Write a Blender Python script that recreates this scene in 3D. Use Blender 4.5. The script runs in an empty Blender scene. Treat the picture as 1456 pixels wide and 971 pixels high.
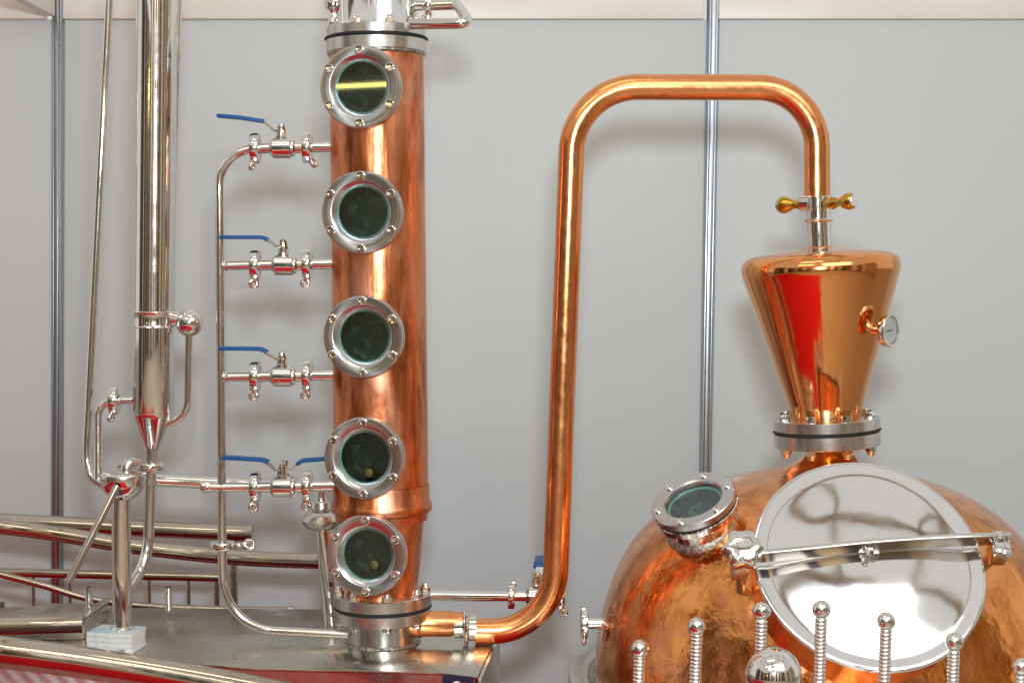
import bpy, bmesh, math, random
from mathutils import Vector, Matrix, Quaternion
random.seed(7)
R = math.radians
sc = bpy.context.scene
COL = sc.collection

# ------------------------------------------------------------------ camera
F = 2250.0                      # focal length in photo pixels (photo 1456 x 971)
CX, CY = 728.0, 485.5
PITCH = R(3.05)
CAM = Vector((0, 0, 1.6))
cd = bpy.data.cameras.new('camera')
cd.sensor_width = 36.0
cd.lens = 36.0 * F / 1456.0
cd.clip_end = 200
cam = bpy.data.objects.new('camera', cd)
cam.location = CAM
cam.rotation_euler = (R(90) - PITCH, 0, 0)
COL.objects.link(cam)
sc.camera = cam

# ------------------------------------------------------------------ world + lamps
w = bpy.data.worlds.new('World'); sc.world = w; w.use_nodes = True
bg = w.node_tree.nodes['Background']
bg.inputs[0].default_value = (0.50, 0.485, 0.46, 1)
bg.inputs[1].default_value = 1.15

def area(name, loc, target, sx, sy, power, col, shape='RECTANGLE'):
    l = bpy.data.lights.new(name, 'AREA'); l.shape = shape; l.size = sx; l.size_y = sy
    l.energy = power; l.color = col
    o = bpy.data.objects.new(name, l); o.location = loc
    d = Vector(target) - Vector(loc)
    o.rotation_euler = d.to_track_quat('-Z', 'Y').to_euler()
    COL.objects.link(o)
    return o
area('flash_lamp', (0.05, 0.0, 1.97), (0.05, 4.4, 1.55), 0.22, 0.16, 52, (0.86, 0.96, 1.0))
area('hall_lamp', (1.3, 0.5, 3.4), (0.8, 3.0, 1.0), 2.3, 1.5, 24, (0.92, 0.96, 1.0))
area('hall_lamp', (-1.6, 0.2, 4.2), (-0.6, 3.6, 1.2), 1.6, 0.25, 10, (1.0, 0.86, 0.6))
area('hall_lamp', (-0.3, 1.9, 4.3), (-0.2, 3.6, 1.2), 1.4, 0.2, 6, (1.0, 0.86, 0.6))
area('stand_lamp', (-4.0, -3.5, 2.74), (-4.0, 0, 2.74), 1.2, 0.03, 2.0, (1.0, 0.80, 0.22))
area('partition_fill_lamp', (0.0, -1.4, 4.4), (0.0, -3.6, 1.2), 5.0, 0.4, 190, (1.0, 0.95, 0.88))  # added lamp, brightens the opposite walls so the metal reflects pale stripes

sc.view_settings.view_transform = 'Standard'
sc.view_settings.look = 'None'
sc.view_settings.exposure = 0.25
sc.view_settings.gamma = 1.0
sc.render.engine = 'CYCLES'
sc.cycles.max_bounces = 14
sc.cycles.glossy_bounces = 10
sc.cycles.transmission_bounces = 8
sc.cycles.use_denoising = True

# ------------------------------------------------------------------ pixel helpers
_f = Vector((0, math.cos(PITCH), -math.sin(PITCH)))
_u = Vector((0, math.sin(PITCH), math.cos(PITCH)))
_r = Vector((1, 0, 0))
def ray(px, py):
    return _r * ((px - CX) / F) + _f + _u * ((CY - py) / F)
def P(px, py, Y):
    d = ray(px, py)
    return CAM + d * (Y / d.y)
def PZ(px, py, z):                       # where the pixel's ray meets the level z
    d = ray(px, py)
    return CAM + d * ((z - CAM.z) / d.z)
def PP(px, py, c, n):                    # where the ray meets the plane through c
    d = ray(px, py)
    return CAM + d * ((c - CAM).dot(n) / d.dot(n))
def U(Y): return Y / F                   # metres per photo pixel at depth Y

# ------------------------------------------------------------------ mesh helpers
def finish(bm, ang=32):
    bmesh.ops.recalc_face_normals(bm, faces=bm.faces[:])
    me = bpy.data.meshes.new('m')
    bm.to_mesh(me); bm.free()
    for p in me.polygons: p.use_smooth = True
    me.set_sharp_from_angle(angle=R(ang))
    return me
def lathe(prof, seg=48, ang=32, scale=1.0):
    """prof: (r, z) list, revolved round z"""
    bm = bmesh.new(); rings = []
    for r, z in prof:
        r *= scale; z *= scale
        if r < 1e-7: rings.append([bm.verts.new((0, 0, z))])
        else: rings.append([bm.verts.new((r * math.cos(2*math.pi*i/seg), r * math.sin(2*math.pi*i/seg), z)) for i in range(seg)])
    for a, b in zip(rings, rings[1:]):
        for i in range(seg):
            j = (i + 1) % seg
            if len(a) == 1 and len(b) == 1: continue
            if len(a) == 1: bm.faces.new((a[0], b[i], b[j]))
            elif len(b) == 1: bm.faces.new((a[i], b[0], a[j]))
            else: bm.faces.new((a[i], b[i], b[j], a[j]))
    return finish(bm, ang)
def frame(o, z, xh=(1, 0, 0)):
    z = Vector(z).normalized(); x = Vector(xh)
    x = x - z * x.dot(z)
    if x.length < 1e-4:
        x = Vector((0, 1, 0)); x = x - z * x.dot(z)
    x.normalize(); y = z.cross(x)
    M = Matrix((x, y, z)).transposed().to_4x4()
    M.translation = Vector(o)
    return M
def fillet(pts, rad, n=10):
    pts = [Vector(p) for p in pts]
    rads = rad if isinstance(rad, (list, tuple)) else [rad] * len(pts)
    out = [pts[0]]
    for i in range(1, len(pts) - 1):
        a, b, c = pts[i-1], pts[i], pts[i+1]
        d1 = (a - b).normalized(); d2 = (c - b).normalized()
        th = d1.angle(d2)
        if math.pi - th < 0.02 or rads[i] <= 0: out.append(b); continue
        t = min(rads[i] / math.tan(th / 2), (a-b).length * .98, (c-b).length * .98)
        r = t * math.tan(th / 2)
        cen = b + (d1 + d2).normalized() * (r / math.sin(th / 2))
        s = b + d1 * t - cen; e = b + d2 * t - cen
        full = s.angle(e); ax = s.cross(e).normalized()
        for k in range(n + 1):
            out.append(cen + Quaternion(ax, full * k / n) @ s)
    out.append(pts[-1])
    return out
def spline(pts, n=12):
    pts = [Vector(p) for p in pts]
    q = [pts[0]*2 - pts[1]] + pts + [pts[-1]*2 - pts[-2]]
    out = []
    for i in range(1, len(q) - 2):
        p0, p1, p2, p3 = q[i-1:i+3]
        for k in range(n):
            t = k / n
            out.append(0.5 * ((2*p1) + (p2-p0)*t + (2*p0-5*p1+4*p2-p3)*t*t + (3*p1-p0-3*p2+p3)*t*t*t))
    out.append(pts[-1])
    return out
def tube(path, r, seg=20, cap=True, wall=None):
    """tube along path; wall: hollow with this wall thickness (open last end)"""
    path = [Vector(p) for p in path]
    bm = bmesh.new(); rings = []
    n = None; c = sum(path, Vector()) / len(path)
    rs = r if isinstance(r, (list, tuple)) else [r] * len(path)
    ts = []
    for i in range(len(path)):
        a = path[max(i-1, 0)]; b = path[min(i+1, len(path)-1)]
        ts.append((b - a).normalized())
    def ring(p, t, n, rad):
        b = t.cross(n)
        return [bm.verts.new(p - c + (n*math.cos(2*math.pi*k/seg) + b*math.sin(2*math.pi*k/seg)) * rad) for k in range(seg)]
    fr = []
    for i, t in enumerate(ts):
        if n is None:
            h = Vector((0, 0, 1)) if abs(t.z) < .9 else Vector((1, 0, 0))
            n = (h - t * h.dot(t)).normalized()
        else:
            n = (n - t * n.dot(t)).normalized()
        fr.append(n.copy())
        rings.append(ring(path[i], t, n, rs[i]))
    if wall:
        for i in range(len(path)-1, max(len(path)-12, -1), -1):
            rings.append(ring(path[i], ts[i], fr[i], rs[i] - wall))
    for a, b in zip(rings, rings[1:]):
        for k in range(seg):
            j = (k+1) % seg
            bm.faces.new((a[k], a[j], b[j], b[k]))
    if cap:
        bm.faces.new(rings[0]); bm.faces.new(rings[-1][::-1])
    return finish(bm), Matrix.Translation(c)
def box(sx, sy, sz, bev=0.0, seg=2):
    bm = bmesh.new(); bmesh.ops.create_cube(bm, size=1)
    bmesh.ops.scale(bm, vec=(sx, sy, sz), verts=bm.verts[:])
    if bev: bmesh.ops.bevel(bm, geom=bm.edges[:], offset=bev, segments=seg, profile=.6, affect='EDGES')
    return finish(bm)
def prism(pts, z0, z1, bev=0.0, ang=30):
    """pts: list of (x, y), extruded in z"""
    bm = bmesh.new()
    a = [bm.verts.new((x, y, z0)) for x, y in pts]; b = [bm.verts.new((x, y, z1)) for x, y in pts]
    n = len(pts)
    for i in range(n): bm.faces.new((a[i], a[(i+1) % n], b[(i+1) % n], b[i]))
    bm.faces.new(a[::-1]); bm.faces.new(b)
    bmesh.ops.recalc_face_normals(bm, faces=bm.faces[:])
    if bev: bmesh.ops.bevel(bm, geom=bm.edges[:], offset=bev, segments=2, profile=.6, affect='EDGES')
    return finish(bm, ang)
def strip(path, wdir, width, thick):
    """flat bar following a path; wdir: direction of its width"""
    path = [Vector(p) for p in path]; wd = Vector(wdir).normalized()
    c = sum(path, Vector()) / len(path)
    bm = bmesh.new(); rings = []
    for i, p in enumerate(path):
        t = (path[min(i+1, len(path)-1)] - path[max(i-1, 0)]).normalized()
        n = t.cross(wd).normalized()
        rings.append([bm.verts.new(p - c + wd*(width/2*a) + n*(thick/2*b)) for a, b in ((1,1),(1,-1),(-1,-1),(-1,1))])
    for a, b in zip(rings, rings[1:]):
        for k in range(4): bm.faces.new((a[k], a[(k+1)%4], b[(k+1)%4], b[k]))
    bm.faces.new(rings[0]); bm.faces.new(rings[-1][::-1])
    bmesh.ops.recalc_face_normals(bm, faces=bm.faces[:])
    sharp = [e for e in bm.edges if len(e.link_faces) == 2 and e.calc_face_angle() > 1.0]
    bmesh.ops.bevel(bm, geom=sharp, offset=min(width, thick)*.3, segments=3, profile=.6, affect='EDGES')
    return finish(bm), Matrix.Translation(c)

WM = {}
def put(name, me, mat, parent=None, M=None):
    if isinstance(me, tuple): me, M = me
    if M is None: M = Matrix.Identity(4)
    o = bpy.data.objects.new(name, me)
    if me is not None and len(me.materials) == 0: me.materials.append(mat)
    if me is not None: me.name = name
    COL.objects.link(o)
    if parent is not None:
        o.parent = parent
        o.matrix_local = WM[parent.name].inverted() @ M
    else:
        o.matrix_world = M
    WM[o.name] = M.copy()
    return o
def thing(name, label, cat, loc, group=None):
    o = bpy.data.objects.new(name, None); o.empty_display_size = .05
    COL.objects.link(o); o.location = loc
    WM[o.name] = Matrix.Translation(loc)
    return tag(o, label, cat, group)
def tag(o, label, cat, group=None):
    o['label'] = label; o['category'] = cat
    if group: o['group'] = group
    return o
def structure(o): o['kind'] = 'structure'; return o
def axlathe(b, t, Y, prof, seg=64, ang=32):
    """revolved shape on the axis through pixels b=(x,y) and t=(x,y) at depth Y; prof: (y, r) in photo pixels"""
    B = P(b[0], b[1], Y); T = P(t[0], t[1], Y); L = (T - B).length; u = U(Y)
    return lathe([(r * u, (b[1] - y) / (b[1] - t[1]) * L) for y, r in prof], seg, ang), frame(B, T - B)

# ------------------------------------------------------------------ materials
def node_mat(name):
    m = bpy.data.materials.new(name); m.use_nodes = True
    nt = m.node_tree; b = nt.nodes['Principled BSDF']
    return m, nt, b
def noise(nt, scale, detail=4, rough=.55, vec=None, stretch=None, dist=0.0):
    tc = nt.nodes.new('ShaderNodeTexCoord'); out = tc.outputs['Object']
    if stretch:
        mp = nt.nodes.new('ShaderNodeMapping'); mp.inputs['Scale'].default_value = stretch
        nt.links.new(out, mp.inputs['Vector']); out = mp.outputs['Vector']
    n = nt.nodes.new('ShaderNodeTexNoise')
    n.inputs['Scale'].default_value = scale; n.inputs['Detail'].default_value = detail
    n.inputs['Roughness'].default_value = rough; n.inputs['Distortion'].default_value = dist
    nt.links.new(out, n.inputs['Vector'])
    return n.outputs['Fac']
def ramp(nt, fac, stops):
    r = nt.nodes.new('ShaderNodeValToRGB'); e = r.color_ramp.elements
    while len(e) < len(stops): e.new(.5)
    for el, (p, c) in zip(e, stops):
        el.position = p; el.color = c if len(c) == 4 else (*c, 1)
    nt.links.new(fac, r.inputs['Fac'])
    return r.outputs['Color']
def rng(nt, fac, a, b, lo=.3, hi=.7):
    m = nt.nodes.new('ShaderNodeMapRange')
    m.inputs['From Min'].default_value = lo; m.inputs['From Max'].default_value = hi
    m.inputs['To Min'].default_value = a; m.inputs['To Max'].default_value = b
    nt.links.new(fac, m.inputs['Value'])
    return m.outputs['Result']
def mixc(nt, fac, a, b, mode='MIX'):
    m = nt.nodes.new('ShaderNodeMix'); m.data_type = 'RGBA'; m.blend_type = mode
    if isinstance(fac, float): m.inputs[0].default_value = fac
    else: nt.links.new(fac, m.inputs[0])
    for s, v in ((6, a), (7, b)):
        if isinstance(v, tuple): m.inputs[s].default_value = v if len(v) == 4 else (*v, 1)
        else: nt.links.new(v, m.inputs[s])
    return m.outputs[2]
def bump(nt, b, facs, dist=.001):
    prev = None
    for f, s in facs:
        n = nt.nodes.new('ShaderNodeBump'); n.inputs['Strength'].default_value = s
        n.inputs['Distance'].default_value = dist
        nt.links.new(f, n.inputs['Height'])
        if prev: nt.links.new(prev, n.inputs['Normal'])
        prev = n.outputs['Normal']
    nt.links.new(prev, b.inputs['Normal'])
def metal(name, col, r0, r1, sc_=40, bmp=None, stretch=None, tint=None, tsc=12, tstretch=None):
    m, nt, b = node_mat(name)
    b.inputs['Metallic'].default_value = 1
    f = noise(nt, sc_, 5, .6, stretch=stretch)
    nt.links.new(rng(nt, f, r0, r1), b.inputs['Roughness'])
    if tint:
        g = noise(nt, tsc, 5, .6, stretch=tstretch, dist=.3)
        nt.links.new(mixc(nt, rng(nt, g, 0, 1), col, tint), b.inputs['Base Color'])
    else: b.inputs['Base Color'].default_value = (*col, 1)
    if bmp: bump(nt, b, [(noise(nt, s, 2, .5, stretch=st), k) for s, k, st in bmp])
    return m
STEEL = metal('polished_steel', (.80, .79, .77), .04, .13, 30, [(26, .12, None), (300, .04, None)])
STEELW = metal('wavy_polished_steel', (.84, .83, .83), .06, .12, 14, [(5, 2.0, None), (12, .4, None)])
SATIN = metal('satin_steel', (.66, .65, .63), .20, .30, 25, [(14, .15, None)])
TURNED = metal('turned_steel', (.57, .58, .60), .20, .28, 25)
def radial_brush(m, amount=.75):
    nt = m.node_tree; b = nt.nodes['Principled BSDF']
    t = nt.nodes.new('ShaderNodeTangent'); t.direction_type = 'RADIAL'; t.axis = 'Z'
    nt.links.new(t.outputs['Tangent'], b.inputs['Tangent']); b.inputs['Anisotropic'].default_value = amount
radial_brush(TURNED)
CAST2 = metal('dull_steel', (.62, .58, .56), .50, .62, 30)
RAIL = metal('reflection_toned_steel', (.56, .50, .42), .06, .15, 20, [(14, .15, None)])  # steel darkened and warmed to imitate the reflected taupe ceiling
CAST = metal('cast_steel', (.62, .60, .56), .16, .34, 120, [(220, .35, None)])
ALU = metal('extruded_aluminium', (.42, .45, .49), .26, .34, 8)
TOP = metal('worn_sheet_steel', (.66, .63, .55), .05, .38, 7, [(4, 1.2, None), (11, .5, None), (240, .10, (.15, 1, 1))], tint=(.54, .51, .44), tsc=6)
SIDE = metal('brushed_sheet_steel', (.60, .60, .59), .16, .30, 30, [(5, .6, None), (300, .05, None)])
BRASS = metal('brass', (.72, .47, .10), .12, .26, 60, [(90, .12, None)], tint=(.55, .33, .06), tsc=40)
COPPIPE = metal('copper_pipe', (.95, .42, .18), .16, .30, 40, [(18, .4, None), (120, .12, None)], tint=(.86, .34, .13), tsc=16)
COPHEAD = metal('polished_copper', (.92, .43, .17), .07, .16, 18, [(9, 1.2, None), (40, .25, None)], tint=(.85, .35, .12), tsc=9)

CAPM = metal('dull_brass', (.42, .27, .10), .30, .45, 60, tint=(.22, .13, .05), tsc=60)
def patina(name, base, dark, pale, stretch, sc1, r0, r1, bmp, dk=.5, pl=.5, bd=.001):
    m, nt, b = node_mat(name)
    b.inputs['Metallic'].default_value = 1
    a = noise(nt, sc1, 6, .62, stretch=stretch, dist=.6)
    c = noise(nt, sc1 * .45, 5, .6, stretch=stretch, dist=.8)
    s = noise(nt, 90, 3, .5)
    c1 = mixc(nt, rng(nt, a, 0, dk, .44, .66), base, dark)
    c2 = mixc(nt, rng(nt, c, 0, pl, .50, .64), c1, pale)
    c3 = mixc(nt, rng(nt, s, 0, .35, .66, .74), c2, dark)
    nt.links.new(c3, b.inputs['Base Color'])
    rr = rng(nt, c, r0, r1, .35, .65)
    nt.links.new(rr, b.inputs['Roughness'])
    bump(nt, b, [(noise(nt, s_, 3, .5, stretch=st), k) for s_, k, st in bmp], bd)
    return m
COPCOL = patina('streaked_copper', (.82, .27, .11), (.36, .10, .04), (.84, .40, .25), (1, 1, .24), 28, .19, .42,
                [(9, 1.0, None), (50, .4, (1, 1, .12))], 1.0, .9, .003)
COPPOT = patina('mottled_copper', (.95, .385, .11), (.58, .18, .045), (.86, .36, .18), (1, 1, .8), 18, .08, .28,
                [(6, .6, None), (20, .42, None), (60, .10, None)], 1.0, .7, .007)
def plain(name, col, rough, spec=.5, var=None, sc_=30, bmp=None, coat=0):
    m, nt, b = node_mat(name)
    b.inputs['Base Color'].default_value = (*col, 1); b.inputs['Roughness'].default_value = rough
    b.inputs['Specular IOR Level'].default_value = spec
    if coat: b.inputs['Coat Weight'].default_value = coat; b.inputs['Coat Roughness'].default_value = .12
    if var: nt.links.new(mixc(nt, rng(nt, noise(nt, sc_, 5), 0, 1), col, var), b.inputs['Base Color'])
    if bmp: bump(nt, b, [(noise(nt, bmp[0], 3), bmp[1])])
    return m
WALL = plain('grey_laminate', (.61, .65, .665), .48, .35, (.59, .625, .64), 1.3, (220, .03))
RED = plain('red_carpet', (.52, .006, .012), .9, .2, (.42, .004, .008), 60, (500, .6))
HALLF = plain('hall_floor', (.40, .34, .26), .6, .3, (.36, .30, .23), 5)
BLUE = plain('blue_vinyl', (.002, .085, .30), .42, .35, (.002, .07, .25), 60, (200, .1))
RUBBER = plain('black_rubber', (.018, .02, .02), .6, .3)
DARK = plain('dark_gap', (.03, .03, .032), .6, .3)
PAPER = plain('white_paper', (.80, .79, .75), .7, .3, (.66, .67, .66), 90, (300, .3))
COVER = plain('blue_cover', (.22, .40, .62), .35, .5, (.74, .78, .80), 30)
BEAM = plain('reflection_toned_beam', (.76, .73, .63), .35, .5, (.82, .82, .80), 1.6)  # cream and white imitate the tan hall reflected in aluminium
TEAL = plain('glass_edge', (.30, .62, .56), .2, .5)
DIAL = plain('white_dial', (.75, .77, .77), .5, .4)
NAVY = plain('navy_label', (.012, .02, .06), .35, .5)
WHITEP = plain('white_print', (.8, .8, .8), .45, .4)
REDP = plain('red_print', (.5, .02, .03), .45, .4)
FAR = [plain('partition_' + n, c, .6, .3) for n, c in (('dark', (.03, .03, .035)), ('tan', (.42, .32, .18)), ('white', (.7, .7, .68)), ('brown', (.16, .11, .07)))]
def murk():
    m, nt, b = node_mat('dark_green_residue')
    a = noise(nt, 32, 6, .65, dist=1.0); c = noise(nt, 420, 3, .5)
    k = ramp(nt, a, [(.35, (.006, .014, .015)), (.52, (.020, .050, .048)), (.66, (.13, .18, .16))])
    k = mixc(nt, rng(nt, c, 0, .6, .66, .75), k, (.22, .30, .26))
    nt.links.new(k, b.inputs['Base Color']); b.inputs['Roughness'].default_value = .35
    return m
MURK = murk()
def glassm(name, col):
    m, nt, b = node_mat(name)
    b.inputs['Base Color'].default_value = (*col, 1); b.inputs['Transmission Weight'].default_value = 1
    b.inputs['Roughness'].default_value = .02; b.inputs['IOR'].default_value = 1.5
    return m
GLASS = glassm('greenish_glass', (.74, .89, .85))
CLEAR = glassm('clear_glass', (.97, .98, .98))
def weldm():
    m, nt, b = node_mat('weld_bead'); b.inputs['Metallic'].default_value = 1
    nt.links.new(ramp(nt, noise(nt, 150, 4), [(.35, (.20, .18, .15)), (.6, (.55, .50, .42)), (.75, (.7, .66, .6))]), b.inputs['Base Color'])
    b.inputs['Roughness'].default_value = .45
    bump(nt, b, [(noise(nt, 160, 3), 1.0)], .003)
    return m
WELD = weldm()

# ================================================================== SETTING
YW = 4.4
# floor: hall floor and the booth's red carpet
fl = structure(put('floor', box(30, 30, .02), HALLF, None, Matrix.Translation((0, -6, -.012))))
ca = structure(put('carpet', box(4.0, 4.2, .008), RED, None, Matrix.Translation((-1.74, 2.36, .002))))

WTOP = P(400, 28, YW).z
wallM = structure(put('wall', box(6.4, .02, .02), DARK, None, Matrix.Translation((.2, YW + .05, .02))))
posts = [((83, 0), (81, 800)), ((1014.5, 0), (1002, 720))]
xs = [-3.0]
for (a, b) in posts: xs.append((P(*a, YW).x + P(*b, YW).x) / 2)
xs.append(3.4)
for x0, x1 in zip(xs, xs[1:]):
    put('panel', box(x1 - x0 - .004, .012, WTOP - .03, .002), WALL, wallM, Matrix.Translation(((x0 + x1) / 2, YW + .006, (WTOP + .03) / 2)))
def post_profile(s, s2):
    # octagonal post with two slots on the face
    g = .18
    pts = [(-1, .5), (-1, -.1), (-.62, -.62), (-.42, -.62), (-.42, -.3), (-.3, -.3), (-.3, -.72), (.3, -.72), (.3, -.3), (.42, -.3), (.42, -.62), (.62, -.62), (1, -.1), (1, .5)]
    return [(x * s, y * s2) for x, y in pts]
for (a, b) in posts:
    A = P(*a, YW - .005); B = P(*b, YW - .005)
    d = (A - B).normalized(); L = (WTOP + .16 - .004) / d.z
    base = B + d * ((.004 - B.z) / d.z)
    pm = prism(post_profile(.0175, .022), 0, L, .0012)
    put('post', pm, ALU, wallM, frame(base, d))
bh = .09
for x0, x1 in zip(xs, xs[1:]):
    put('top_beam', box(x1 - x0 - .042, .03, bh, .003), BEAM, wallM, Matrix.Translation(((x0 + x1) / 2, YW + .004, WTOP + bh / 2)))
put('cross_beam', box(.03, 2.6, bh, .003), BEAM, wallM, Matrix.Translation((xs[1] - .002, YW - .030 - 1.3, WTOP + .004 + bh / 2)))
# the stands across the aisle, seen only as reflections in the metal
opp = structure(put('wall_opposite', box(9, .05, .04), DARK, None, Matrix.Translation((0, -3.6, .02))))
x = -5.2
for wd, mi in ((.9, 0), (.7, 1), (.5, 0), (.9, 3), (.45, 2), (.7, 0), (.5, 1), (.3, 0), (.45, 2), (.35, 3), (.5, 0), (.55, 2), (.6, 0), (.8, 1), (.5, 0), (1.2, 3), (.9, 0)):
    put('panel', box(wd - .01, .04, 4.2, .004), FAR[mi], opp, Matrix.Translation((x + wd / 2, -3.6, 2.15)))
    x += wd
for sx_ in (-4.6, 4.6):  # unseen side walls, added to tone the reflections in steel and copper
    sw_ = structure(put('added_side_wall', box(.05, 6, .04), DARK, None, Matrix.Translation((sx_, -.5, .02))))
    for k_, (wd, mi) in enumerate(((1.0, 0), (.6, 1), (.8, 3), (.9, 0), (.5, 2), (.9, 0), (.9, 3))):
        put('panel', box(.04, wd - .01, 3.4, .004), FAR[mi if sx_ < 0 else (1, 2, 1, 3, 2, 1, 1)[k_]], sw_, Matrix.Translation((sx_, -3.3 + sum((1.0, .6, .8, .9, .5, .9, .9)[:k_]) + wd / 2, 1.75)))
# hall roof beams above the stand, seen only as reflections
rf = structure(put('roof_beams', box(14, .16, .3), FAR[1], None, Matrix.Translation((0, -3.0, 5.6))))
for by_ in (-1.4, .2, 1.8, 3.4): put('beam', box(14, .16, .3), FAR[1], rf, Matrix.Translation((0, by_, 5.6)))
for bx_ in (-3.6, -1.9, -.2, 1.5, 3.2): put('beam', box(.07, 9, .10), FAR[1], rf, Matrix.Translation((bx_, 0, 5.38)))

# ================================================================== shared small pieces
YC = 3.33
u = U(YC)
def bolt_socket(r, h):
    return lathe([(r*.55, h*.35), (r*.55, h*.95), (r*.85, h), (r, h*.8), (r, 0)], 16)
SOCKET = lathe([(0, 1.2*u), (2.4*u, 1.2*u), (2.4*u, 3.0*u), (4.2*u, 3.2*u), (5*u, 2.6*u), (5*u, -1*u)], 20)
WASHER = None
def acorn(s):        # hex base with domed cap, z up
    bm = bmesh.new()
    def ring(r, z, n=6, hexa=False):
        return [bm.verts.new((r*math.cos(2*math.pi*i/24)*(1/max(abs(math.cos(((2*math.pi*i/24)%(math.pi/3))-math.pi/6)), .5) if hexa else 1),
                              r*math.sin(2*math.pi*i/24)*(1/max(abs(math.cos(((2*math.pi*i/24)%(math.pi/3))-math.pi/6)), .5) if hexa else 1), z)) for i in range(24)]
    rs = [ring(6.2*s, 0, hexa=True), ring(6.2*s, 6*s, hexa=True), ring(5.6*s, 7*s), ring(5.3*s, 9*s), ring(4*s, 11.4*s), ring(1.6*s, 12.6*s)]
    for a, b in zip(rs, rs[1:]):
        for i in range(24): bm.faces.new((a[i], a[(i+1)%24], b[(i+1)%24], b[i]))
    bm.faces.new(rs[-1]); bm.faces.new(rs[0][::-1])
    return finish(bm)
ACORN = acorn(u)
def hexhead(s, r=7, h=6):
    pts = [(r*s*math.cos(math.pi/3*i), r*s*math.sin(math.pi/3*i)) for i in range(6)]
    return prism(pts, 0, h*s, .6*s)
HEX = hexhead(u)
def ringmesh(ri, ro, z0, z1, bv, seg=56):
    return lathe([(ri, z0), (ro-bv, z0), (ro, z0+bv), (ro, z1-bv), (ro-bv, z1), (ri, z1), (ri, z0)], seg)
def wing():          # eye-shaped wing nut hanging along -z, flat in xz, unit metres
    bm = bmesh.new()
    seg = 24; h = 2.8*u
    prof_o = []; prof_i = []
    for i in range(seg):
        a = 2*math.pi*i/seg
        ro = 8.6*u
        x = ro*math.sin(a); z = -24*u + ro*1.1*math.cos(a)
        if math.cos(a) > .55: x *= .55; z += 4*u*(math.cos(a) - .55)/.45
        if math.cos(a) < -.7: z = max(z, -24*u - ro*.95)
        prof_o.append((x, z)); prof_i.append((3.0*u*math.sin(a), -26*u + 3.6*u*math.cos(a)))
    V = {}
    for s in (-1, 1):
        V[s, 0] = [bm.verts.new((x, s*h, z)) for x, z in prof_o]
        V[s, 1] = [bm.verts.new((x, s*h, z)) for x, z in prof_i]
    for i in range(seg):
        j = (i+1) % seg
        bm.faces.new((V[-1,0][i], V[-1,0][j], V[1,0][j], V[1,0][i]))
        bm.faces.new((V[-1,1][i], V[1,1][i], V[1,1][j], V[-1,1][j]))
        for s in (-1, 1): bm.faces.new((V[s,0][i], V[s,1][i], V[s,1][j], V[s,0][j]))
    # shank
    r0 = [bm.verts.new((3*u*math.cos(a), 3*u*math.sin(a), 0)) for a in [2*math.pi*k/10 for k in range(10)]]
    r1 = [bm.verts.new((3.4*u*math.cos(a), 3.4*u*math.sin(a), -15*u)) for a in [2*math.pi*k/10 for k in range(10)]]
    for k in range(10): bm.faces.new((r0[k], r0[(k+1)%10], r1[(k+1)%10], r1[k]))
    bm.faces.new(r0); bm.faces.new(r1[::-1])
    return finish(bm, 100)
WING = wing()
CLAMPRING = lathe([(8*u, -5.6*u), (17*u, -6.6*u), (21.5*u, -5.6*u), (22.5*u, -4*u), (22.5*u, 4*u), (21.5*u, 5.6*u), (17*u, 6.6*u), (8*u, 5.6*u), (8*u, -5.6*u)], 40)
LUG = box(9*u, 13*u, 7*u, 1.5*u)
def clamp(parent, c, axis, size=1.0, swing=0.0, tilt=0.0, name='clamp'):
    """tri-clamp on a pipe along axis; its lug and wing nut hang on the near lower side"""
    axis = Vector(axis).normalized()
    M = frame(c, axis, (0, 0, 1)) @ Matrix.Scale(size, 4)
    o = put(name, CLAMPRING, STEEL, parent, M)
    L = Vector(c) + Vector((0, -9*u*size, -20*u*size))
    put('lug', LUG, CAST, o, Matrix.Translation(Vector(c) + Vector((0, -12*u*size, -17*u*size))) @ Matrix.Scale(size, 4))
    W = Matrix.Translation(Vector(c) + Vector((0, -16*u*size, -5*u*size))) @ Matrix.Rotation(swing, 4, 'Y') @ Matrix.Rotation(tilt, 4, 'Z') @ Matrix.Scale(size * .86, 4)
    put('wing_nut', WING, STEEL, o, W)
    return o

# ================================================================== STEEL TANK (table)
ZT = P(543, 912, YC).z
fr_ = [PZ(px, py, ZT) for px, py in ((120, 932), (195, 937), (360, 950), (626, 956), (679, 962))]
backr = PZ(706, 903, ZT); backm = PZ(480, 866, ZT); backl = PZ(20, 862, ZT); frl = PZ(-60, 925, ZT)
poly = [frl] + fr_ + [backr, backm, backl, PZ(-80, 872, ZT)]
cxy = sum(poly, Vector()) / len(poly)
tank = thing('steel_tank', 'low rectangular stainless tank with worn flat top carrying the copper column', 'tank', (cxy.x, cxy.y, 0))
T0 = Matrix.Translation((cxy.x, cxy.y, 0))
pl = [(p.x - cxy.x, p.y - cxy.y) for p in poly]
put('top', prism(pl, ZT - .004, ZT, .0012), TOP, tank, T0)
inner = [(x * .992, y * .992) for x, y in pl]
put('body', prism(inner, .012, ZT - .005), SIDE, tank, T0)
# end plate standing a little proud on the right
e0 = fr_[-1] + Vector((.004, -.006, 0)); e1 = backr + Vector((.004, .004, 0))
me, M = strip([Vector((e0.x, e0.y, ZT/2 + .012)), Vector((e1.x, e1.y, ZT/2 + .012))], (0, 0, 1), ZT - .03, .008)
put('end_plate', (me, M), SIDE, tank)
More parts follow.
